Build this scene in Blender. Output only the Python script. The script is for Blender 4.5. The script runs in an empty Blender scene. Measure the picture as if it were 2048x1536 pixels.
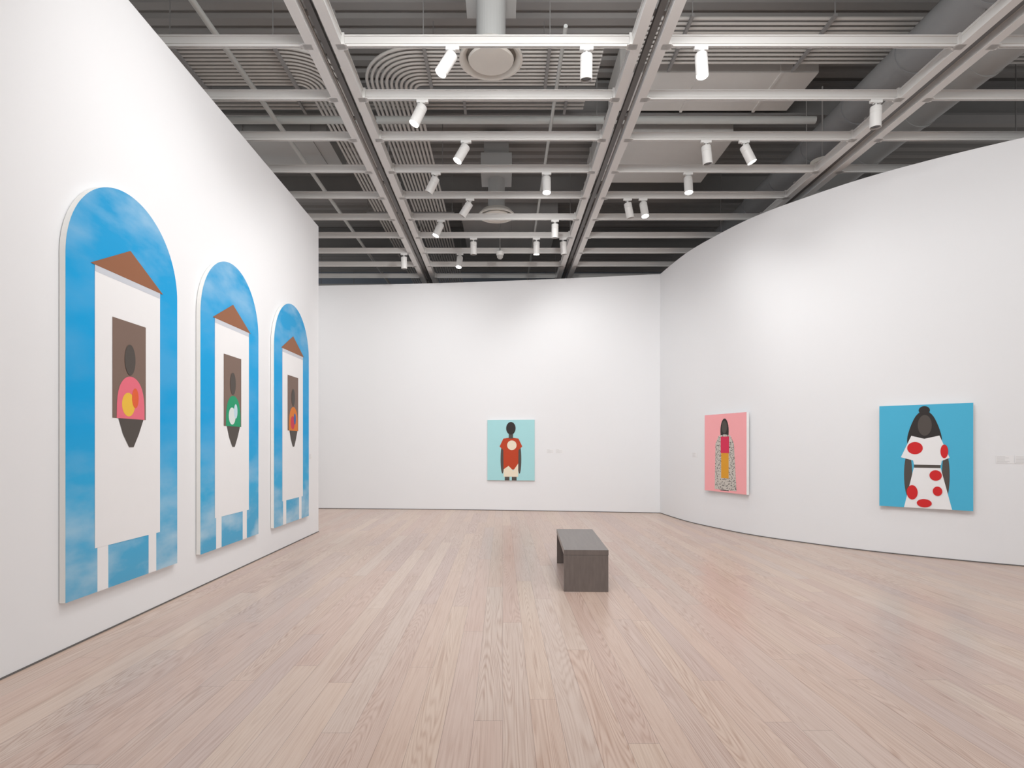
import bpy, bmesh, math, random
from mathutils import Vector, Matrix, Quaternion
random.seed(4)
scene = bpy.context.scene
scene.view_settings.view_transform = 'Standard'
scene.view_settings.look = 'None'
scene.view_settings.exposure = -0.12
F = 1160.0; VX = 1005.0; VY = 892.0; EYE = 1.5
WT = 5.34            # wall top
# ------------------------------------------------------------ materials
def lin(c):
    r = []
    for v in c:
        v /= 255.0
        r.append(v/12.92 if v <= 0.04045 else ((v+0.055)/1.055)**2.4)
    return (r[0], r[1], r[2], 1.0)
class NT:
    def __init__(self, mat):
        self.t = mat.node_tree; self.n = self.t.nodes; self.l = self.t.links
    def new(self, kind, **kw):
        nd = self.n.new(kind)
        for k, v in kw.items(): setattr(nd, k, v)
        return nd
    def link(self, a, b): self.l.new(a, b)
    def math(self, op, a, b=None, clamp=False):
        nd = self.n.new('ShaderNodeMath'); nd.operation = op; nd.use_clamp = clamp
        for i, v in enumerate((a, b)):
            if v is None: continue
            if isinstance(v, (int, float)): nd.inputs[i].default_value = v
            else: self.l.new(v, nd.inputs[i])
        return nd.outputs[0]
def mat(name, rgb, rough=0.6, metal=0.0, var=0.04, scale=6.0, emit=None, estr=0.0, spec=0.5):
    m = bpy.data.materials.new(name); m.use_nodes = True
    t = NT(m); p = t.n['Principled BSDF']
    c = lin(rgb)
    p.inputs['Roughness'].default_value = rough
    p.inputs['Metallic'].default_value = metal
    p.inputs['Specular IOR Level'].default_value = spec
    tc = t.new('ShaderNodeTexCoord'); nz = t.new('ShaderNodeTexNoise')
    nz.inputs['Scale'].default_value = scale; nz.inputs['Detail'].default_value = 4
    t.link(tc.outputs['Object'], nz.inputs['Vector'])
    mx = t.new('ShaderNodeMix', data_type='RGBA')
    t.link(nz.outputs['Fac'], mx.inputs[0])
    mx.inputs[6].default_value = tuple(max(0, v*(1-var)) for v in c[:3])+(1,)
    mx.inputs[7].default_value = tuple(min(1, v*(1+var)) for v in c[:3])+(1,)
    t.link(mx.outputs[2], p.inputs['Base Color'])
    if emit:
        p.inputs['Emission Color'].default_value = lin(emit); p.inputs['Emission Strength'].default_value = estr
    return m
M_WALL = mat('wall_paint', (237, 238, 240), 0.85, var=0.006, scale=1.5, spec=0.2)
M_GAP = mat('shadow_gap_paint', (105, 102, 100), 0.8)  # grey stands in for the shade inside the wall-foot gap
M_RAIL = mat('white_rail_paint', (208, 207, 205), 0.5, var=0.0, spec=.3)
M_DARKCH = mat('dark_channel', (92, 90, 88), 0.5, var=0)
M_DECK = mat('deck_grey', (156, 154, 152), 0.8, var=0.06, scale=1.2)
M_STEEL = mat('painted_steel_grey', (140, 139, 138), 0.6, var=0.05)
M_DUCT = mat('duct_galvanised', (176, 177, 176), 0.5, var=0.05, scale=2)
M_DUCTL = mat('duct_light', (218, 217, 214), 0.6, var=0.03)
M_DUCTD = mat('duct_dark', (146, 147, 148), 0.6, var=0.06)
M_COND = mat('conduit_grey', (190, 187, 183), 0.45, var=0.02)
M_PIPE = mat('pipe_grey', (184, 187, 185), 0.5, var=0.03)
M_DIFF = mat('diffuser_white', (218, 215, 208), 0.5)
M_HEAD = mat('lamp_white', (218, 217, 215), 0.4, var=0.02)
M_LIT = mat('lens_lit', (255, 255, 255), 0.3, emit=(255, 252, 246), estr=16)
M_OFF = mat('lens_off', (60, 58, 56), 0.3)
M_INNER = mat('baffle', (170, 168, 165), 0.4)
M_STR = mat('stretcher_edge', (232, 231, 228), 0.7, var=.01)
M_STRW = mat('canvas_edge_white', (240, 240, 240), 0.7, var=.01)
def wood_dark():
    m = bpy.data.materials.new('bench_wood'); m.use_nodes = True
    t = NT(m); p = t.n['Principled BSDF']; p.inputs['Roughness'].default_value = 0.3
    tc = t.new('ShaderNodeTexCoord'); mp = t.new('ShaderNodeMapping')
    mp.inputs['Scale'].default_value = (30, 1.6, 5); t.link(tc.outputs['Object'], mp.inputs['Vector'])
    nz = t.new('ShaderNodeTexNoise'); nz.inputs['Scale'].default_value = 1.3; nz.inputs['Detail'].default_value = 2
    t.link(mp.outputs[0], nz.inputs['Vector'])
    r = t.new('ShaderNodeValToRGB'); r.color_ramp.elements[0].color = lin((102, 94, 90)); r.color_ramp.elements[1].color = lin((112, 103, 99))
    r.color_ramp.elements[0].position = .3; r.color_ramp.elements[1].position = .72
    t.link(nz.outputs['Fac'], r.inputs[0]); t.link(r.outputs[0], p.inputs['Base Color'])
    return m
M_BENCH = wood_dark()
def floor_mat():
    m = bpy.data.materials.new('pine_plank_floor'); m.use_nodes = True
    t = NT(m); p = t.n['Principled BSDF']
    tc = t.new('ShaderNodeTexCoord'); sx = t.new('ShaderNodeSeparateXYZ'); t.link(tc.outputs['Object'], sx.inputs[0])
    X, Y = sx.outputs[0], sx.outputs[1]
    W = 0.158
    xs = t.math('DIVIDE', X, W); row = t.math('FLOOR', xs); fx = t.math('FRACT', xs)
    wn = t.new('ShaderNodeTexWhiteNoise', noise_dimensions='1D'); t.link(row, wn.inputs['W'])
    off = t.math('MULTIPLY', wn.outputs['Value'], 17.3)
    ys = t.math('DIVIDE', t.math('ADD', Y, off), 3.0); col = t.math('FLOOR', ys); fy = t.math('FRACT', ys)
    cb = t.new('ShaderNodeCombineXYZ'); t.link(row, cb.inputs[0]); t.link(col, cb.inputs[1])
    w2 = t.new('ShaderNodeTexWhiteNoise', noise_dimensions='2D'); t.link(cb.outputs[0], w2.inputs['Vector'])
    rnd = w2.outputs['Value']
    ramp = t.new('ShaderNodeValToRGB'); cr = ramp.color_ramp
    cr.elements[0].position = 0; cr.elements[0].color = lin((210, 185, 173))
    cr.elements[1].position = 1; cr.elements[1].color = lin((221, 201, 186))
    for pos, c in ((.2, (216, 193, 178)), (.4, (208, 187, 178)), (.55, (218, 197, 181)), (.75, (212, 187, 174)), (.88, (212, 194, 183))):
        e = cr.elements.new(pos); e.color = lin(c)
    t.link(rnd, ramp.inputs[0])
    g = t.new('ShaderNodeCombineXYZ')
    t.link(t.math('ADD', t.math('MULTIPLY', X, 5.6), t.math('MULTIPLY', rnd, 91.0)), g.inputs[0])
    t.link(t.math('ADD', t.math('MULTIPLY', Y, 0.26), t.math('MULTIPLY', rnd, 57.0)), g.inputs[1])
    n1 = t.new('ShaderNodeTexNoise'); n1.inputs['Scale'].default_value = 1.0; n1.inputs['Detail'].default_value = 2.0; n1.inputs['Roughness'].default_value = .25
    t.link(g.outputs[0], n1.inputs['Vector'])
    s = t.math('SINE', t.math('MULTIPLY', n1.outputs['Fac'], 310.0))
    line = t.math('POWER', t.math('MULTIPLY', t.math('ADD', s, 1.0), 0.5), 1.8)
    g2 = t.new('ShaderNodeCombineXYZ'); t.link(t.math('MULTIPLY', X, 75.0), g2.inputs[0]); t.link(t.math('MULTIPLY', Y, 1.6), g2.inputs[1])
    n2 = t.new('ShaderNodeTexNoise'); n2.inputs['Scale'].default_value = 1.0; n2.inputs['Detail'].default_value = 3; t.link(g2.outputs[0], n2.inputs['Vector'])
    w3 = t.new('ShaderNodeTexWhiteNoise', noise_dimensions='1D'); t.link(t.math('MULTIPLY', rnd, 313.0), w3.inputs['W'])
    amp = t.math('ADD', t.math('MULTIPLY', w3.outputs['Value'], .6), .18)
    gl = t.math('MULTIPLY', t.math('MULTIPLY', line, amp), t.math('ADD', t.math('MULTIPLY', n2.outputs['Fac'], .85), .22))
    gl = t.math('ADD', gl, t.math('MULTIPLY', t.math('SUBTRACT', n2.outputs['Fac'], .45, True), 1.3))
    mx = t.new('ShaderNodeMix', data_type='RGBA', blend_type='MULTIPLY'); t.link(t.math('MULTIPLY', gl, .8, True), mx.inputs[0])
    t.link(ramp.outputs[0], mx.inputs[6]); mx.inputs[7].default_value = lin((198, 170, 153))
    n3 = t.new('ShaderNodeTexNoise'); n3.inputs['Scale'].default_value = .6; n3.inputs['Detail'].default_value = 2; t.link(tc.outputs['Object'], n3.inputs['Vector'])
    mx3 = t.new('ShaderNodeMix', data_type='RGBA', blend_type='MULTIPLY'); t.link(t.math('MULTIPLY', n3.outputs['Fac'], .3), mx3.inputs[0])
    t.link(mx.outputs[2], mx3.inputs[6]); mx3.inputs[7].default_value = lin((224, 213, 213))
    vo = t.new('ShaderNodeTexVoronoi'); vo.inputs['Scale'].default_value = 1.1
    g4 = t.new('ShaderNodeCombineXYZ'); t.link(t.math('MULTIPLY', X, 1.0), g4.inputs[0]); t.link(t.math('MULTIPLY', Y, .6), g4.inputs[1]); t.link(g4.outputs[0], vo.inputs['Vector'])
    kn = t.math('LESS_THAN', vo.outputs['Distance'], 0.013)
    mk = t.new('ShaderNodeMix', data_type='RGBA'); t.link(t.math('MULTIPLY', kn, .7), mk.inputs[0]); t.link(mx3.outputs[2], mk.inputs[6]); mk.inputs[7].default_value = lin((130, 98, 80))
    e1 = t.math('LESS_THAN', fx, 0.018); e2 = t.math('LESS_THAN', fy, 0.0012)
    e = t.math('MAXIMUM', e1, e2)
    mj = t.new('ShaderNodeMix', data_type='RGBA'); t.link(t.math('MULTIPLY', e, .5), mj.inputs[0]); t.link(mk.outputs[2], mj.inputs[6]); mj.inputs[7].default_value = lin((116, 92, 80))
    t.link(mj.outputs[2], p.inputs['Base Color'])
    p.inputs['Roughness'].default_value = .3; p.inputs['Specular IOR Level'].default_value = .42
    return m
M_FLOOR = floor_mat()
def sky_mat(seed):
    m = bpy.data.materials.new('painted_sky'); m.use_nodes = True
    t = NT(m); p = t.n['Principled BSDF']; p.inputs['Roughness'].default_value = .6; p.inputs['Specular IOR Level'].default_value = .2
    tc = t.new('ShaderNodeTexCoord'); sx = t.new('ShaderNodeSeparateXYZ'); t.link(tc.outputs['Object'], sx.inputs[0])
    r = t.new('ShaderNodeValToRGB'); cr = r.color_ramp
    cr.elements[0].position = 0; cr.elements[0].color = lin((90, 172, 212))
    cr.elements[1].position = 1; cr.elements[1].color = lin((46, 156, 210))
    for pos, c in ((.2, (60, 174, 224)), (.42, (10, 164, 228)), (.7, (20, 164, 226))):
        e = cr.elements.new(pos); e.color = lin(c)
    t.link(t.math('DIVIDE', sx.outputs[2], 3.27), r.inputs[0])
    mp = t.new('ShaderNodeMapping'); mp.inputs['Location'].default_value = (seed*3.1, seed, seed*1.7); mp.inputs['Scale'].default_value = (.9, 1, 2.1)
    t.link(tc.outputs['Object'], mp.inputs[0])
    n = t.new('ShaderNodeTexNoise'); n.inputs['Scale'].default_value = 1.6; n.inputs['Detail'].default_value = 5; n.inputs['Roughness'].default_value = .5; t.link(mp.outputs[0], n.inputs['Vector'])
    c = t.math('MULTIPLY', t.math('SUBTRACT', n.outputs['Fac'], .40), 3.6, True)
    lo = t.math('MAXIMUM', t.math('SUBTRACT', 1.15, t.math('MULTIPLY', sx.outputs[2], .95), True), t.math('MULTIPLY', t.math('SUBTRACT', sx.outputs[2], 2.3, True), .65), True)
    mx = t.new('ShaderNodeMix', data_type='RGBA'); t.link(t.math('MULTIPLY', c, t.math('ADD', t.math('MULTIPLY', lo, .7), .08)), mx.inputs[0])
    t.link(r.outputs[0], mx.inputs[6]); mx.inputs[7].default_value = lin((200, 222, 234))
    t.link(mx.outputs[2], p.inputs['Base Color']); return m
def spot_mat():
    m = bpy.data.materials.new('speckled_paint'); m.use_nodes = True
    t = NT(m); p = t.n['Principled BSDF']; p.inputs['Roughness'].default_value = .6
    tc = t.new('ShaderNodeTexCoord'); v = t.new('ShaderNodeTexVoronoi'); v.inputs['Scale'].default_value = 40; t.link(tc.outputs['Object'], v.inputs['Vector'])
    mx = t.new('ShaderNodeMix', data_type='RGBA'); t.link(t.math('LESS_THAN', v.outputs['Distance'], .36), mx.inputs[0])
    mx.inputs[6].default_value = lin((204, 198, 190)); mx.inputs[7].default_value = lin((70, 64, 64))
    t.link(mx.outputs[2], p.inputs['Base Color']); return m
_pc = {}
def paint(rgb):
    if rgb not in _pc: _pc[rgb] = mat('paint_%d' % len(_pc), rgb, .6, var=.015, scale=5, spec=.2)
    return _pc[rgb]
# ------------------------------------------------------------ mesh helpers
def link(o): scene.collection.objects.link(o); return o
def tag(o, label=None, cat=None, group=None, kind=None):
    if label: o['label'] = label
    if cat: o['category'] = cat
    if group: o['group'] = group
    if kind: o['kind'] = kind
    return o
def mesh_from(bm, name, mats, smooth=False):
    bmesh.ops.recalc_face_normals(bm, faces=bm.faces[:])
    me = bpy.data.meshes.new(name); bm.to_mesh(me); bm.free()
    for mm in (mats if isinstance(mats, (list, tuple)) else [mats]): me.materials.append(mm)
    if smooth:
        for p in me.polygons: p.use_smooth = True
        try: me.set_sharp_from_angle(angle=math.radians(40))
        except Exception: pass
    return me
def obj(name, me, loc=(0, 0, 0), parent=None, rot=None):
    o = bpy.data.objects.new(name, me); o.location = loc
    if rot is not None: o.rotation_mode = 'QUATERNION'; o.rotation_quaternion = rot
    if parent: o.parent = parent
    return link(o)
def empty(name, loc=(0, 0, 0)):
    o = bpy.data.objects.new(name, None); o.location = loc; o.empty_display_size = .1; return link(o)
def addbox(bm, a, b, mi=0, bevel=0):
    x0, y0, z0 = a; x1, y1, z1 = b
    v = [bm.verts.new(c) for c in ((x0,y0,z0),(x1,y0,z0),(x1,y1,z0),(x0,y1,z0),(x0,y0,z1),(x1,y0,z1),(x1,y1,z1),(x0,y1,z1))]
    fs = []
    for f in ((0,3,2,1),(4,5,6,7),(0,1,5,4),(1,2,6,5),(2,3,7,6),(3,0,4,7)):
        fc = bm.faces.new([v[i] for i in f]); fc.material_index = mi; fs.append(fc)
    if bevel:
        es = list({e for f in fs for e in f.edges})
        bmesh.ops.bevel(bm, geom=es, offset=bevel, segments=2, affect='EDGES', profile=.5)
def boxes(name, lst, m, bevel=0, **kw):
    bm = bmesh.new()
    for e in lst: addbox(bm, e[0], e[1], e[2] if len(e) > 2 else 0, bevel)
    return mesh_from(bm, name, m)
def lathe(bm, prof, seg=28, mi=0, axis='Z', center=(0,0,0), cap=True):
    rings = []
    for r, z in prof:
        ring = []
        for i in range(seg):
            a = 2*math.pi*i/seg
            ring.append(bm.verts.new((center[0]+r*math.cos(a), center[1]+r*math.sin(a), center[2]+z)))
        rings.append(ring)
    for a, b in zip(rings, rings[1:]):
        for i in range(seg):
            f = bm.faces.new((a[i], a[(i+1) % seg], b[(i+1) % seg], b[i])); f.material_index = mi
    if cap:
        for rg in (rings[0], rings[-1]):
            f = bm.faces.new(rg); f.material_index = mi
def tube(bm, pts, r, seg=8):
    pts = [Vector(p) for p in pts]; rings = []; up = Vector((0, 0, 1))
    for i, p in enumerate(pts):
        d = (pts[min(i+1, len(pts)-1)]-pts[max(i-1, 0)]).normalized()
        u = up if abs(d.z) < .9 else Vector((1, 0, 0))
        s = d.cross(u).normalized(); w = s.cross(d).normalized()
        rings.append([bm.verts.new(p+r*(math.cos(2*math.pi*k/seg)*s+math.sin(2*math.pi*k/seg)*w)) for k in range(seg)])
    for a, b in zip(rings, rings[1:]):
        for k in range(seg): bm.faces.new((a[k], a[(k+1) % seg], b[(k+1) % seg], b[k]))
    bm.faces.new(rings[0]); bm.faces.new(rings[-1])
def fillet(pts, rad, n=10):
    pts = [Vector(p) for p in pts]; out = [pts[0]]
    for i in range(1, len(pts)-1):
        p = pts[i]; a = (pts[i-1]-p).normalized(); b = (pts[i+1]-p).normalized()
        s, e = p+a*rad, p+b*rad
        c = p+(a+b)*rad
        for k in range(n+1):
            th = (math.pi/2)*k/n
            out.append(c-b*rad*math.cos(th)-a*rad*math.sin(th))
    out.append(pts[-1]); return out
def crom(pts, n=6, closed=False):
    out = []; N = len(pts); rng = range(N if closed else N-1)
    for i in rng:
        g = (lambda k: pts[k % N]) if closed else (lambda k: pts[min(max(k, 0), N-1)])
        p0, p1, p2, p3 = [Vector(g(i+k)) for k in (-1, 0, 1, 2)]
        for k in range(n):
            t = k/n
            out.append(.5*((2*p1)+(-p0+p2)*t+(2*p0-5*p1+4*p2-p3)*t*t+(-p0+3*p1-3*p2+p3)*t**3))
    if not closed: out.append(Vector(pts[-1]))
    return out
# ------------------------------------------------------------ shell
fl = obj('floor', boxes('floor', [((-9, -5, -.1), (14, 21, 0))], M_FLOOR)); tag(fl, 'pale pinkish pine plank floor', 'floor', kind='structure')
lw = obj('wall_left', boxes('wall_left', [((-3.52, -5, 0.0), (-3.22, 10.15, WT))], M_WALL)); tag(lw, 'tall plain white gallery wall', 'wall', kind='structure')
lb = obj('shadow_strip_left', boxes('shadow_strip_left', [((-3.222, -5, 0.0), (-3.214, 10.155, .012))], M_GAP)); tag(lb, 'thin strip painted dark as the shadow gap at wall foot', 'shadow_strip', kind='structure')  # solid strip, the recess shade is put into its colour
def curtain_wall(pts, name, bname, label, thick=.22):
    pl = crom([(p[0], p[1], 0) for p in pts], 8)
    def offs(d):
        o = []
        for i, p in enumerate(pl):
            t = (pl[min(i+1, len(pl)-1)]-pl[max(i-1, 0)]).normalized()
            o.append(p+Vector((-t.y, t.x, 0))*d)
        return o
    def build(f, b, z0, z1, m, nm):
        bm = bmesh.new(); R = []
        for p, q in zip(f, b):
            R.append([bm.verts.new(c) for c in ((p.x,p.y,z0),(p.x,p.y,z1),(q.x,q.y,z1),(q.x,q.y,z0))])
        for a, c in zip(R, R[1:]):
            for k in range(4): bm.faces.new((a[k], a[(k+1) % 4], c[(k+1) % 4], c[k]))
        bm.faces.new(R[0]); bm.faces.new(R[-1])
        return mesh_from(bm, nm, m, True)
    w = obj(name, build(offs(0), offs(thick), 0, WT, M_WALL, name)); tag(w, label, 'wall', kind='structure')
    b = obj(bname, build(offs(-.006), offs(.002), 0.0, .014, M_GAP, bname)); tag(b, 'thin strip painted dark as the shadow gap at wall foot', 'shadow_strip', kind='structure')  # same dark strip following the curve, shade painted in place of a recess
    return pl
back_pts = [(-8.5, 14.1), (-6.4, 14.02), (-4.41, 13.9), (-1.59, 13.68), (1.0, 13.36), (3.54, 12.95)]
right_pts = [(3.52, 12.95), (3.65, 11.6), (3.87, 10.68), (4.18, 9.79), (4.6, 9.08), (5.32, 8.17), (6.49, 7.22), (8.0, 6.4), (10.2, 5.7), (13, 5.2)]
BP = curtain_wall(back_pts, 'wall_back', 'shadow_strip_back', 'long gently curving white gallery wall')
RP = curtain_wall(right_pts, 'wall_right', 'shadow_strip_right', 'sweeping curved white gallery wall')
ow = obj('wall_outer', boxes('wall_outer', [((-9, 20.6, 0), (14, 20.9, 7.9))], mat('outer_wall_window_tint', (150, 160, 174), .8))); tag(ow, 'bluish grey building wall beyond the gallery partitions, window light painted in', 'wall', kind='structure')  # bluish tint paints faint window light into the wall colour
# corrugated ceiling deck
bm = bmesh.new(); y = -2.5; prof = []
while y < 20.6:
    prof += [(y, 7.62), (y+.14, 7.62), (y+.17, 7.7), (y+.27, 7.7)]; y += .3
a = [bm.verts.new((-9, p[0], p[1])) for p in prof]; b = [bm.verts.new((14, p[0], p[1])) for p in prof]
for i in range(len(prof)-1): bm.faces.new((a[i], a[i+1], b[i+1], b[i]))
t0 = [bm.verts.new(c) for c in ((-9, prof[0][0], 7.9), (14, prof[0][0], 7.9), (14, prof[-1][0], 7.9), (-9, prof[-1][0], 7.9))]
bm.faces.new(t0)
ce = obj('ceiling', mesh_from(bm, 'ceiling', M_DECK)); tag(ce, 'grey corrugated metal ceiling deck', 'ceiling', kind='structure')
# ------------------------------------------------------------ steel beams overhead
def ibeam_x(y, x0, x1, z0=7.05, z1=7.62, w=.26, m=M_STEEL):
    return boxes('steel_beam', [((x0, y-w/2, z0), (x1, y+w/2, z0+.035)), ((x0, y-.012, z0+.03), (x1, y+.012, z1-.03)), ((x0, y-w/2, z1-.035), (x1, y+w/2, z1))], m)
for y in (6.35, 9.85, 13.1, 16.4):
    o = obj('steel_beam', ibeam_x(y, -8.9, 13.9)); tag(o, 'grey painted steel ceiling I-beam', 'beam', 'steel ceiling beams')
# ------------------------------------------------------------ suspended grid
BX = [-5.18, -1.83, 1.51, 4.87, 8.22]; HW = .185
TY = [5.963+.911*k for k in range(-5, 15)]
RM = boxes('rail', [((-.052, 0, 0), (.052, 18.7, .085)), ((-.058, 0, .085), (.058, 18.7, .112))], M_RAIL)
CM = boxes('channel', [((-.03, 0, 0), (.03, 18.7, .05)), ((-.055, 0, .06), (-.045, 18.7, .09)), ((.045, 0, .06), (.055, 18.7, .09))], M_DARKCH)
CAP = boxes('clamp', [((-.2, -.03, 0), (.2, .03, .022)), ((-.03, -.02, .02), (.03, .02, .07))], M_STEEL)
for bx in BX:
    e = empty('ceiling_grid_beam', (bx, .8, 5.60)); tag(e, 'white double-rail suspended lighting beam with dark centre channel', 'ceiling beam', 'suspended grid beams')
    for s in (-1, 1): obj('rail', RM, (s*(HW-.052), 0, 0), e)
    obj('channel', CM, (0, 0, .05), e)
    for i in range(10):
        y = 1.2+i*1.822
        obj('clamp', CAP, (0, y, .11), e)
    bm = bmesh.new()
    for i in range(6):
        tube(bm, [(0, 1.2+i*3.644-.0, .16), (0, 1.2+i*3.644, 2.03)], .009, 6)
    r = obj('hanger_rod', mesh_from(bm, 'hanger_rod', M_STEEL), (0, 0, 0), e); r['kind'] = 'stuff'
spans = [(BX[i]+HW, BX[i+1]-HW) for i in range(4)]
def bar_meshes(L):
    body = boxes('track_bar', [((0, -.028, .022), (L, .028, .1)), ((0, -.018, 0), (L, -.006, .023)), ((0, .006, 0), (L, .018, .023)), ((0, -.042, .088), (L, .042, .102))], M_RAIL)
    slot = boxes('track_slot', [((.05, -.006, .008), (L-.05, .006, .0225))], M_DARKCH)
    br = boxes('bracket', [((-.06, -.04, .0), (.05, .04, .008)), ((.0, -.05, .0), (.03, .05, .118)), ((-.05, -.02, .1), (.02, .02, .13))], M_RAIL, 0)
    return body, slot, br
for sp in spans:
    L = sp[1]-sp[0]; body, slot, br = bar_meshes(L)
    for k, y in enumerate(TY):
        o = obj('track_bar', body, (sp[0], y, 5.60)); tag(o, 'white crossbar lighting track between suspended beams', 'lighting track', 'lighting track crossbars')
        obj('track_slot', slot, (0, 0, 0), o)
        obj('bracket', br, (0, 0, .0), o)
        obj('bracket', br, (L, 0, .0), o, Quaternion((0, 0, 1), math.pi))
# ------------------------------------------------------------ conduits
def conduit(pts, r, rad=.3, label='grey metal electrical conduit', cat='conduit', name='conduit', group='ceiling conduits', m=M_COND):
    bm = bmesh.new(); P = fillet(pts, rad) if len(pts) > 2 else pts
    tube(bm, P, r, 10)
    o = obj(name, mesh_from(bm, name, m, True)); tag(o, label, cat, group); return o
for i in range(11):
    rr = .12+(10-i)*.066
    conduit([(1.3, 7.42+.075*i, 6.6), (-1.9+.066*i, 7.42+.075*i, 6.6), (-1.9+.066*i, 19.5, 6.6)], .021, rr, 'grey conduit bending away along the ceiling')
    conduit([(-6.5, 7.42+.075*i, 6.6), (-2.1-.066*i, 7.42+.075*i, 6.6), (-2.1-.066*i, 19.5, 6.6)], .021, rr, 'grey conduit bending away along the ceiling')
    conduit([(1.75, 7.42+.085*i, 6.97), (9.0, 7.42+.085*i, 6.97)], .022, label='straight grey conduit across the ceiling')
for i in range(5):
    conduit([(-1.6, 5.25+.12*i, 6.958), (1.2, 5.25+.12*i, 6.958)], .022, label='straight grey conduit across the ceiling')
for i in range(5):
    conduit([(-6.8, 8.95+.1*i, 6.95), (1.3, 8.95+.1*i, 6.95)], .022, label='straight grey conduit across the ceiling')
for x, z in ((-6, 6.5), (-4.2, 6.5), (-2.9, 6.5), (-1.0, 6.5), (.6, 6.5), (2.4, 6.87), (4.2, 6.87), (7.1, 6.87)):
    e = boxes('trapeze_hanger', [((x-.02, 7.3, z+.04), (x+.02, 8.4, z+.078)), ((x-.006, 7.32, z+.05), (x+.006, 7.332, 7.64)), ((x-.006, 8.36, z+.05), (x+.006, 8.372, 7.64))], M_STEEL)
    o = obj('trapeze_hanger', e); tag(o, 'thin grey trapeze hanger carrying conduits', 'hanger', 'trapeze hangers')
for x in (-5, -3.2, -.6, 1.0):
    e = boxes('trapeze_hanger', [((x-.02, 8.86, 6.895), (x+.02, 9.44, 6.927)), ((x-.006, 8.87, 6.91), (x+.006, 8.882, 7.64)), ((x-.006, 9.41, 6.91), (x+.006, 9.422, 7.64))], M_STEEL)
    o = obj('trapeze_hanger', e); tag(o, 'thin grey trapeze hanger carrying conduits', 'hanger', 'trapeze hangers')
for y in (10.6, 12.6, 15.2):
    e = boxes('trapeze_hanger', [((-2.95, y-.02, 6.54), (-1.05, y+.02, 6.578)), ((-2.93, y-.006, 6.55), (-2.918, y+.006, 7.64)), ((-1.1, y-.006, 6.55), (-1.088, y+.006, 7.64))], M_STEEL)
    o = obj('trapeze_hanger', e); tag(o, 'thin grey trapeze hanger carrying conduits', 'hanger', 'trapeze hangers')
def pipe(pts, r, rad=.3):
    conduit(pts, r, rad, 'long grey sprinkler pipe under the ceiling', 'pipe', 'pipe', 'ceiling pipes', M_PIPE)
pipe([(-7, 8.72, 6.4), (4.7, 8.72, 6.4)], .055)
pipe([(-7, 11.0, 6.72), (-.5, 11.0, 6.72)], .035)
pipe([(-7, 12.3, 6.8), (4.7, 12.3, 6.8)], .045)
pipe([(-7, 6.0, 6.88), (4.7, 6.0, 6.88)], .03)
pipe([(-3.3, 4.5, 6.24), (-3.3, 19.5, 6.24)], .035)
pipe([(.72, 6.6, 6.28), (.72, 19, 6.28)], .024)
pipe([(2.0, 5, 6.6), (2.0, 19, 6.6)], .03)
pipe([(1.75, 10.1, 6.35), (4.7, 10.1, 6.35)], .04)
# ------------------------------------------------------------ ducts
def rect_duct(a, b, m, seam_axis=0, step=1.2, label='grey rectangular air duct with flanged seams'):
    bl = [(a, b)]; p = a[seam_axis]+step
    while p < b[seam_axis]-.1:
        lo = [a[0]-.02, a[1]-.02, a[2]-.02]; hi = [b[0]+.02, b[1]+.02, b[2]+.02]
        lo[seam_axis] = p-.02; hi[seam_axis] = p+.02; bl.append((tuple(lo), tuple(hi))); p += step
    o = obj('air_duct', boxes('air_duct', bl, m)); tag(o, label, 'air duct', 'ceiling air ducts')
    return o
rect_duct((1.75, 8.62, 7.05), (4.7, 9.6, 7.45), M_DUCTL, 0)
rect_duct((1.75, 10.3, 6.95), (4.1, 12.0, 7.4), M_DUCTL, 1)
rect_duct((1.8, 4.95, 7.0), (4.7, 6.15, 7.5), M_DUCTL, 0)
rect_duct((-4.9, 4.95, 6.98), (-2.1, 5.8, 7.4), M_DUCTL, 0)
rect_duct((-1.6, 4.9, 7.0), (1.2, 5.8, 7.4), M_DUCT, 0)
rect_duct((-7, 10.2, 6.95), (-3.1, 11.5, 7.4), M_DUCT, 0)
rect_duct((-.95, 13.6, 6.8), (1.3, 15.6, 7.3), M_DUCT, 0)
def round_duct(x, z, r, y0, y1, m, slope=0):
    bm = bmesh.new(); n = int((y1-y0)/1.2)
    tube(bm, [(x, y0, z), (x+slope, y1, z)], r, 32)
    for k in range(1, n+1):
        yy = y0+(y1-y0)*k/(n+1); xx = x+slope*k/(n+1)
        tube(bm, [(xx, yy-.03, z), (xx, yy+.03, z)], r+.015, 32)
    o = obj('round_duct', mesh_from(bm, 'round_duct', m, True)); tag(o, 'large dark grey round spiral air duct', 'air duct', 'round air ducts')
round_duct(5.35, 6.6, .24, 4.0, 19.5, M_DUCTD)
round_duct(6.3, 6.6, .28, 4.0, 19.5, M_DUCT)
# diffusers with drop ducts
def diffuser(x, y, r, z=6.05):
    e = empty('ceiling_diffuser', (x, y, z)); tag(e, 'round white ceiling air diffuser on a duct drop', 'air diffuser', 'round air diffusers')
    bm = bmesh.new(); lathe(bm, [(r*.45, .12), (r*.8, .11), (r, .03), (r*1.0, .0), (r*.93, .0), (r*.78, .05)], 48, cap=False); obj('rim', mesh_from(bm, 'rim', M_DIFF, True), (0, 0, 0), e)
    bm = bmesh.new(); lathe(bm, [(r*.2, .06), (r*.66, .045), (r*.72, .01), (r*.68, -.012), (r*.02, -.02)], 48); obj('centre_disc', mesh_from(bm, 'centre_disc', M_DIFF, True), (0, 0, 0), e)
    bm = bmesh.new(); lathe(bm, [(r*.46, .1), (r*.46, .75)], 32); addbox(bm, (-.3, -.3, .72), (.3, .3, 1.12)); addbox(bm, (-.24, -.24, 1.12), (.24, .24, 1.57))
    obj('duct_drop', mesh_from(bm, 'duct_drop', M_DUCT, False), (0, 0, 0), e)
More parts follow.
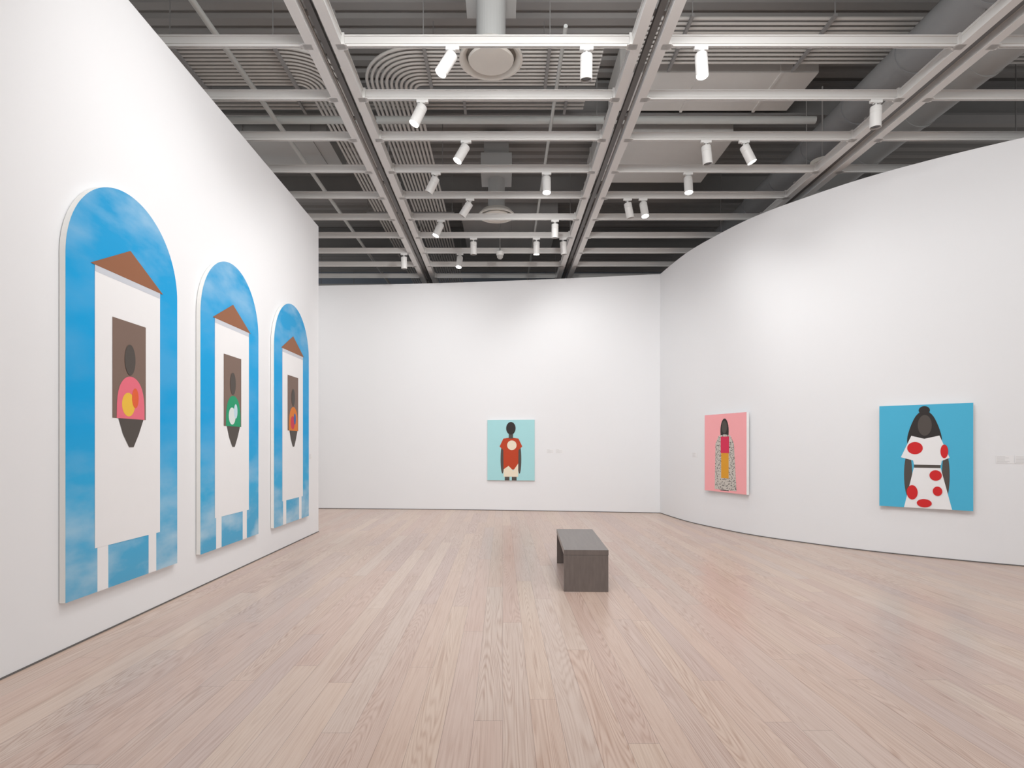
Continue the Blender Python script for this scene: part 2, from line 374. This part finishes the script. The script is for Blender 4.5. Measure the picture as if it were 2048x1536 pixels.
diffuser((982-VX)/F*6.85, 6.85, .375)
diffuser((993-VX)/F*11.5, 11.5, .36)
dy = 4.3*F/(VY-330)
e = empty('ceiling_dome', ((1645-VX)/F*dy, dy, 5.8)); tag(e, 'small round white ceiling dome under the beam', 'ceiling fixture')
bm = bmesh.new(); lathe(bm, [(.17, .06), (.175, 0), (.15, -.015)], 32); obj('base', mesh_from(bm, 'base', M_DIFF, True), (0, 0, 0), e)
bm = bmesh.new(); lathe(bm, [(.13, -.01), (.12, -.04), (.08, -.065), (.02, -.075)], 32); obj('dome', mesh_from(bm, 'dome', M_DIFF, True), (0, 0, 0), e)
bm = bmesh.new(); tube(bm, [(0, 0, .05), (0, 0, 1.2)], .012, 8); obj('stem', mesh_from(bm, 'stem', M_STEEL), (0, 0, 0), e)
sy = 4.0*F/(VY-513)
e = empty('security_camera', ((1000-VX)/F*sy, sy, 5.5)); tag(e, 'small white dome camera hanging from the grid', 'camera')
bm = bmesh.new(); lathe(bm, [(.03, .12), (.075, .1), (.08, .04), (.07, .02)], 24); obj('housing', mesh_from(bm, 'housing', M_HEAD, True), (0, 0, 0), e)
bm = bmesh.new(); lathe(bm, [(.07, .02), (.062, -.02), (.035, -.05), (.005, -.06)], 24); obj('dome', mesh_from(bm, 'dome', M_INNER, True), (0, 0, 0), e)
bm = bmesh.new(); tube(bm, [(0, 0, .1), (0, 0, 2.15)], .012, 8); obj('stem', mesh_from(bm, 'stem', M_STEEL), (0, 0, 0), e)
# ------------------------------------------------------------ track lights
AD = boxes('adapter', [((-.07, -.019, -.034), (.07, .019, -.001)), ((-.03, -.022, -.044), (.03, .022, -.032))], M_HEAD, .003)
bm = bmesh.new(); tube(bm, [(0, 0, -.03), (0, 0, -.075)], .011, 10); addbox(bm, (-.02, -.012, -.1), (.02, .012, -.07)); ARM = mesh_from(bm, 'arm', M_HEAD, False)
bm = bmesh.new(); lathe(bm, [(.03, .0), (.058, -.004), (.063, -.012), (.063, -.07), (.060, -.073), (.060, -.079), (.063, -.082), (.063, -.245), (.059, -.247), (.054, -.21)], 28, cap=True)
HEAD = mesh_from(bm, 'lamp_head', M_HEAD, True)
def lens(m, z):
    bm = bmesh.new(); lathe(bm, [(.0535, z+.012), (.0535, z), (.035, z-.006), (.004, z-.009)], 24); return mesh_from(bm, 'lens', m, True)
LL, LO = lens(M_LIT, -.240), lens(M_OFF, -.228)
TB = 5.60
def track_light(px, k, d, lit, target=None, power=0, size=60):
    y = 5.963+.911*k; x = (px-VX)/F*y
    e = empty('track_light', (x, y, TB)); tag(e, ('lit' if lit else 'unlit')+' white cylindrical spotlight hanging from a ceiling track', 'spotlight', 'track spotlights')
    obj('adapter', AD, (0, 0, 0), e); obj('arm', ARM, (0, 0, 0), e)
    dv = Vector(d).normalized(); q = Vector((0, 0, -1)).rotation_difference(dv)
    h = obj('lamp_head', HEAD, Vector((0, 0, -.075)), e, q)
    obj('lens', LL if lit else LO, (0, 0, 0), h)
    if power:
        L = bpy.data.lights.new('spot_beam', 'SPOT'); L.energy = power; L.spot_size = math.radians(size); L.spot_blend = 1.0; L.shadow_soft_size = .045; L.color = (1, .99, .975)
        o = bpy.data.objects.new('spot_beam', L); o.location = Vector((x, y, TB-.075))+dv*.31
        o.rotation_mode = 'QUATERNION'; o.rotation_quaternion = (Vector(target)-o.location).to_track_quat('-Z', 'Y') if target else dv.to_track_quat('-Z', 'Y'); link(o)
SP = 78
LWt = lambda y, z=2.0: (-3.2, y, z)
track_light(905, 0, (-.42, -.12, -.75), True, LWt(5.4, .7), SP*.85, 120)
track_light(1173, 0, (0, .12, -1), False)
track_light(1402, 0, (0, -.16, -1), True, (2, 7, 0), SP*.8, 130)
track_light(845, 1, (-.38, -.14, -.9), True, LWt(6.8, .5), SP*.65, 120)
track_light(1752, 1, (.0, .05, -1), False)
track_light(932, 2, (-.45, -.14, -.85), True, LWt(9.2, 1.4), SP*2.1, 120)
track_light(1412, 2, (.1, .0, -1), False)
track_light(1488, 2, (.42, -.05, -.9), True, (5.7, 7.8, .2), SP*.6, 120)
track_light(1093, 3, (.0, -.16, -1), True, (.4, 13.4, 1.8), SP*2.6, 130)
track_light(1376, 3, (.0, -.16, -1), True, (4.0, 10.6, 1.0), SP*1.0, 120)
track_light(872, 3, (-.4, .1, -.75), False)
track_light(940, 4, (-.5, .1, -.75), False)
track_light(1255, 4, (.22, .1, -.95), False)
track_light(1286, 4, (.1, -.2, -.95), True)
track_light(882, 5, (-.35, -.15, -.85), True, (-3, 13.7, 1.8), SP*2.4, 130)
track_light(1110, 5, (.0, .1, -1), False)
track_light(947, 6, (.0, .1, -1), False)
track_light(1073, 6, (.0, .1, -1), True, (2.2, 13.1, 1.8), SP*1.2, 130)
track_light(1126, 6, (.1, .1, -1), False)
track_light(808, 7, (.0, .1, -1), False)
track_light(920, 7, (-.1, -.25, -1), True)
# ------------------------------------------------------------ bench
NW = Vector((.860, 5.96, 0)); yaw = -math.radians(2.5)
be = empty('bench', NW); be.rotation_euler = (0, 0, yaw); tag(be, 'dark brown wooden bench with slab ends on plank floor', 'bench')
bw, bl, bh = .458, 1.5, .432
obj('seat', boxes('seat', [((-bw/2, 0, bh-.055), (bw/2, bl, bh))], M_BENCH, .003), (0, 0, 0), be)
LEG = boxes('leg', [((-bw/2+.002, 0, 0), (bw/2-.002, .05, bh-.0555))], M_BENCH, .003)
obj('leg', LEG, (0, .002, 0), be); obj('leg', LEG, (0, bl-.052, 0), be)
# ------------------------------------------------------------ paintings
def ell(cx, cy, rx, ry, n=28): return [(cx+rx*math.cos(2*math.pi*i/n), cy+ry*math.sin(2*math.pi*i/n)) for i in range(n)]
def painting(outline, layers, W, H, depth, pos, ang, label, edge_m, base_m, norm=True, gap=0):
    """local x along the picture, local y into the wall, local z up. layers: (pts, material, smooth) with y down 0..1 if norm"""
    e_me_bm = bmesh.new()
    f = [e_me_bm.verts.new((p[0], 0.001, p[1])) for p in outline]; b = [e_me_bm.verts.new((p[0], depth, p[1])) for p in outline]
    e_me_bm.faces.new(f); e_me_bm.faces.new(b)
    for i in range(len(f)):
        j = (i+1) % len(f); e_me_bm.faces.new((f[i], f[j], b[j], b[i]))
    o = obj('painting', mesh_from(e_me_bm, 'painting', edge_m), pos, None, Quaternion((0, 0, 1), ang)); tag(o, label, 'painting')
    bm = bmesh.new(); mats = [base_m]
    bm.faces.new([bm.verts.new((p[0], 0.0, p[1])) for p in outline])
    off = 0
    for pts, m, sm in layers:
        off += .0007
        if m not in mats: mats.append(m)
        if sm: pts = [(v.x, v.y) for v in crom([(p[0], p[1], 0) for p in pts], 6, True)]
        if norm: pts = [(min(max(p[0], 0), 1)*W, (1-min(max(p[1], 0), 1))*H) for p in pts]
        fc = bm.faces.new([bm.verts.new((p[0], -off, p[1])) for p in pts]); fc.material_index = mats.index(m)
    me = bpy.data.meshes.new('painted_canvas'); bm.to_mesh(me); bm.free()
    for m in mats: me.materials.append(m)
    obj('painted_canvas', me, (0, 0, 0), o)
    return o
SK = paint((88, 82, 78)); HR = paint((58, 54, 53)); WH = paint((241, 241, 242)); WS = paint((204, 208, 216))
ROOF = paint((150, 102, 76)); WIN = paint((128, 108, 98))
Wp, Hp = 1.445, 3.27; R = Wp/2
arch = [(0, 0), (Wp, 0)]+[(R+R*math.cos(math.pi*i/48), Hp-R+R*math.sin(math.pi*i/48)) for i in range(49)]
def rect(x0, y0, x1, y1): return [(x0, y0), (x1, y0), (x1, y1), (x0, y1)]
# plain abstract stand-in: stacked colour shapes only
def arch_layers(kind):
    L = []
    for a, b in ((.33, .455), (.985, 1.10)): L.append((rect(a, 0.0, b, .36), WH, 0))
    L.append((rect(.30, .345, 1.157, 2.55), WH, 0))
    L.append((rect(.30, 2.50, 1.157, 2.55), WS, 0))
    L.append(([(.25, 2.55), (1.205, 2.55), (.73, 2.80)], ROOF, 0))
    L.append((rect(.50, 1.37, .94, 2.19), WIN, 0))
    cols = [((234, 116, 134), (240, 194, 74), (230, 104, 62)), ((40, 156, 112), (222, 230, 228), (196, 220, 232)), ((220, 128, 54), (206, 68, 84), (74, 104, 164))][kind]
    c1, c2, c3 = [paint(c) for c in cols]
    L.append((([(.56, 1.40), (.92, 1.40), (.84, 1.24), (.77, 1.13), (.71, 1.13), (.63, 1.24)]), SK, 0))
    arc = [(.735+.185*math.cos(math.pi*i/20), 1.37+.36*math.sin(math.pi*i/20)**.6) for i in range(21)]
    L.append((arc, c1, 0))
    L.append((ell(.70, 1.49, .085, .10), c2, 0))
    L.append((ell(.79, 1.55, .045, .085), c3, 0))
    L.append((ell(.72, 1.87, .07, .13), SK, 0))
    return L
FX = -3.22+.052
Y0 = [-(FX)*F/(VX-131), -(FX)*F/(VX-401), -(FX)*F/(VX-548)]
labs = ['tall arched blue canvas with white column, pink and orange block', 'tall arched blue canvas with white column and green block', 'tall arched blue canvas with white column and orange block']
for i in range(3):
    painting(arch, arch_layers(i), Wp, Hp, .045, (FX, Y0[i], .36), math.pi/2, labs[i], M_STR, sky_mat(i*2.3+1), norm=False)
def wall_frame(pl, px):
    best = None
    for a, b in zip(pl, pl[1:]):
        for k in range(10):
            p = a.lerp(b, k/10); s = VX+F*p.x/p.y
            if best is None or abs(s-px) < best[0]: best = (abs(s-px), p.copy(), (b-a).normalized())
    return best[1], best[2]
def hang(pl, px, W, H, zc, depth, layers, label, base, edge, standoff=.012):
    p, t = wall_frame(pl, px); ang = math.atan2(t.y, t.x); n = Vector((-t.y, t.x, 0))
    pos = p-t*W/2-n*(depth+standoff); pos.z = zc-H/2
    painting([(0, 0), (W, 0), (W, H), (0, H)], layers, W, H, depth, pos, ang, label, edge, base)
RED = paint((190, 72, 44)); CREAM = paint((238, 226, 204)); CRIM = paint((212, 48, 50)); MAG = paint((218, 58, 92)); YEL = paint((226, 162, 56)); BLK = paint((52, 48, 50)); AQ = paint((172, 222, 226)); PINK = paint((252, 176, 180)); BLU = paint((82, 184, 220)); SPK = spot_mat()
center = [
    (ell(.32, .65, .04, .24), SK, 0), (ell(.68, .65, .04, .24), SK, 0), (rect(.37, .90, .47, 1), SK, 0), (rect(.52, .90, .62, 1), SK, 0),
    ([(.34, .31), (.5, .29), (.66, .31), (.74, .44), (.66, .50), (.655, .82), (.345, .82), (.34, .50), (.26, .44)], RED, 0),
    (ell(.52, .42, .10, .08), CREAM, 0), ([(.345, .82), (.45, .76), (.55, .84), (.655, .72), (.655, .94), (.345, .94)], CREAM, 0),
    (rect(.455, .22, .545, .31), SK, 0), (ell(.5, .14, .10, .105), HR, 0)]
pink = [
    (rect(.40, .88, .60, .98), BLK, 0), (ell(.5, .22, .10, .16), HR, 0),
    ([(.36, .28), (.5, .26), (.64, .28), (.72, .38), (.78, .97), (.26, .97), (.28, .38)], SPK, 0),
    (rect(.42, .48, .60, .82), YEL, 0), (rect(.41, .29, .61, .50), MAG, 0), (ell(.5, .17, .065, .08), SK, 0)]
blue = [
    (ell(.325, .68, .045, .21), SK, 0), (ell(.725, .68, .04, .21), SK, 0),
    ([(.39, .60), (.67, .60), (.79, 1), (.28, 1)], WH, 0),
    ([(.5, .06), (.60, .12), (.68, .30), (.66, .40), (.5, .36), (.34, .40), (.32, .30), (.40, .12)], HR, 1), (rect(.39, .50, .67, .61), SK, 0),
    ([(.36, .30), (.5, .33), (.66, .30), (.765, .51), (.685, .54), (.675, .58), (.39, .58), (.38, .54), (.245, .51)], WH, 0),
    (ell(.505, .20, .075, .10), SK, 0), (ell(.5, .055, .06, .04), HR, 0),
    (ell(.40, .42, .085, .06), CRIM, 0), (ell(.71, .45, .04, .065), CRIM, 0), (ell(.62, .68, .065, .05), CRIM, 0), (ell(.37, .85, .06, .07), CRIM, 0), (ell(.64, .83, .05, .045), CRIM, 0), (ell(.50, .95, .08, .04), CRIM, 0)]
hang(BP, 1021.5, 1.10, 1.40, 1.405, .045, center, 'pale aqua canvas with rust-red and cream shapes', AQ, M_STRW)
hang(RP, 1456, 1.09, 1.39, 1.375, .05, pink, 'pink canvas with speckled grey, yellow and magenta shapes', PINK, M_STRW, .02)
hang(RP, 1851, 1.02, 1.39, 1.36, .05, blue, 'blue canvas with white shapes and red dots', BLU, M_STRW, .02)
# ------------------------------------------------------------ wall labels
M_LAB = mat('label_card', (238, 238, 239), .7); M_TXT = mat('label_ink', (200, 200, 200), .7)
def wlabel(p, t, z, w=.17, h=.10):
    ang = math.atan2(t.y, t.x); n = Vector((-t.y, t.x, 0)); pos = p-n*.004-t*w/2; pos.z = z
    lst = [((0, 0, 0), (w, .003, h), 0)]
    zz = h-.014; random.seed(int(z*100+w*1000))
    for i in range(6):
        lw_ = w*random.uniform(.45, .92); lst.append(((.008, -.0006, zz-.004), (.008+lw_-.012, 0, zz), 1)); zz -= .0145
    o = obj('wall_label', boxes('wall_label', lst, [M_LAB, M_TXT]), pos, None, Quaternion((0, 0, 1), ang)); tag(o, 'small white caption card on the wall beside a painting', 'wall label', 'painting caption cards')
for px in (1100, 1118):
    p, t = wall_frame(BP, px); wlabel(p, t, 1.33)
for pl, px, z in ((RP, 1390, 1.28), (RP, 2008, 1.28), (RP, 2046, 1.28)):
    p, t = wall_frame(pl, px); wlabel(p, t, z)
wlabel(Vector((-3.22, 9.72, 0)), Vector((0, 1, 0)), 1.28)
# ------------------------------------------------------------ lights
def area(loc, target, sx, sy, power, col=(1, .995, .985)):  # added fill lamps out of view for base illumination, no fixtures behind them
    L = bpy.data.lights.new('fill_light', 'AREA'); L.shape = 'RECTANGLE'; L.size = sx; L.size_y = sy; L.energy = power; L.color = col
    o = bpy.data.objects.new('fill_light', L); o.location = loc; o.rotation_mode = 'QUATERNION'
    o.rotation_quaternion = (Vector(target)-Vector(loc)).to_track_quat('-Z', 'Y'); link(o)
area((0.9, 1.0, 5.45), (0.9, 1.6, 0), 4.5, 3, 150)
area((0.7, 3.6, 5.5), (0.5, 13, 2.6), 4.5, .6, 250)
area((7.0, 2.5, 5.4), (7.2, 7, 1.2), 3, .6, 70)
area((-6.2, 12, 5.5), (-5.5, 13, 0), 2.5, 2.5, 60)
w = bpy.data.worlds.new('world'); scene.world = w; w.use_nodes = True
w.node_tree.nodes['Background'].inputs[0].default_value = (1, .995, .99, 1); w.node_tree.nodes['Background'].inputs[1].default_value = .6
# ------------------------------------------------------------ camera
cam = bpy.data.cameras.new('camera'); co = bpy.data.objects.new('camera', cam); co.location = (0, 0, EYE); co.rotation_euler = (math.pi/2, 0, 0); link(co)
cam.sensor_width = 36; cam.sensor_fit = 'HORIZONTAL'; cam.lens = 36*F/2048
cam.shift_x = (1024-VX)/2048; cam.shift_y = (VY-768)/2048
cam.clip_start = .05
scene.camera = co
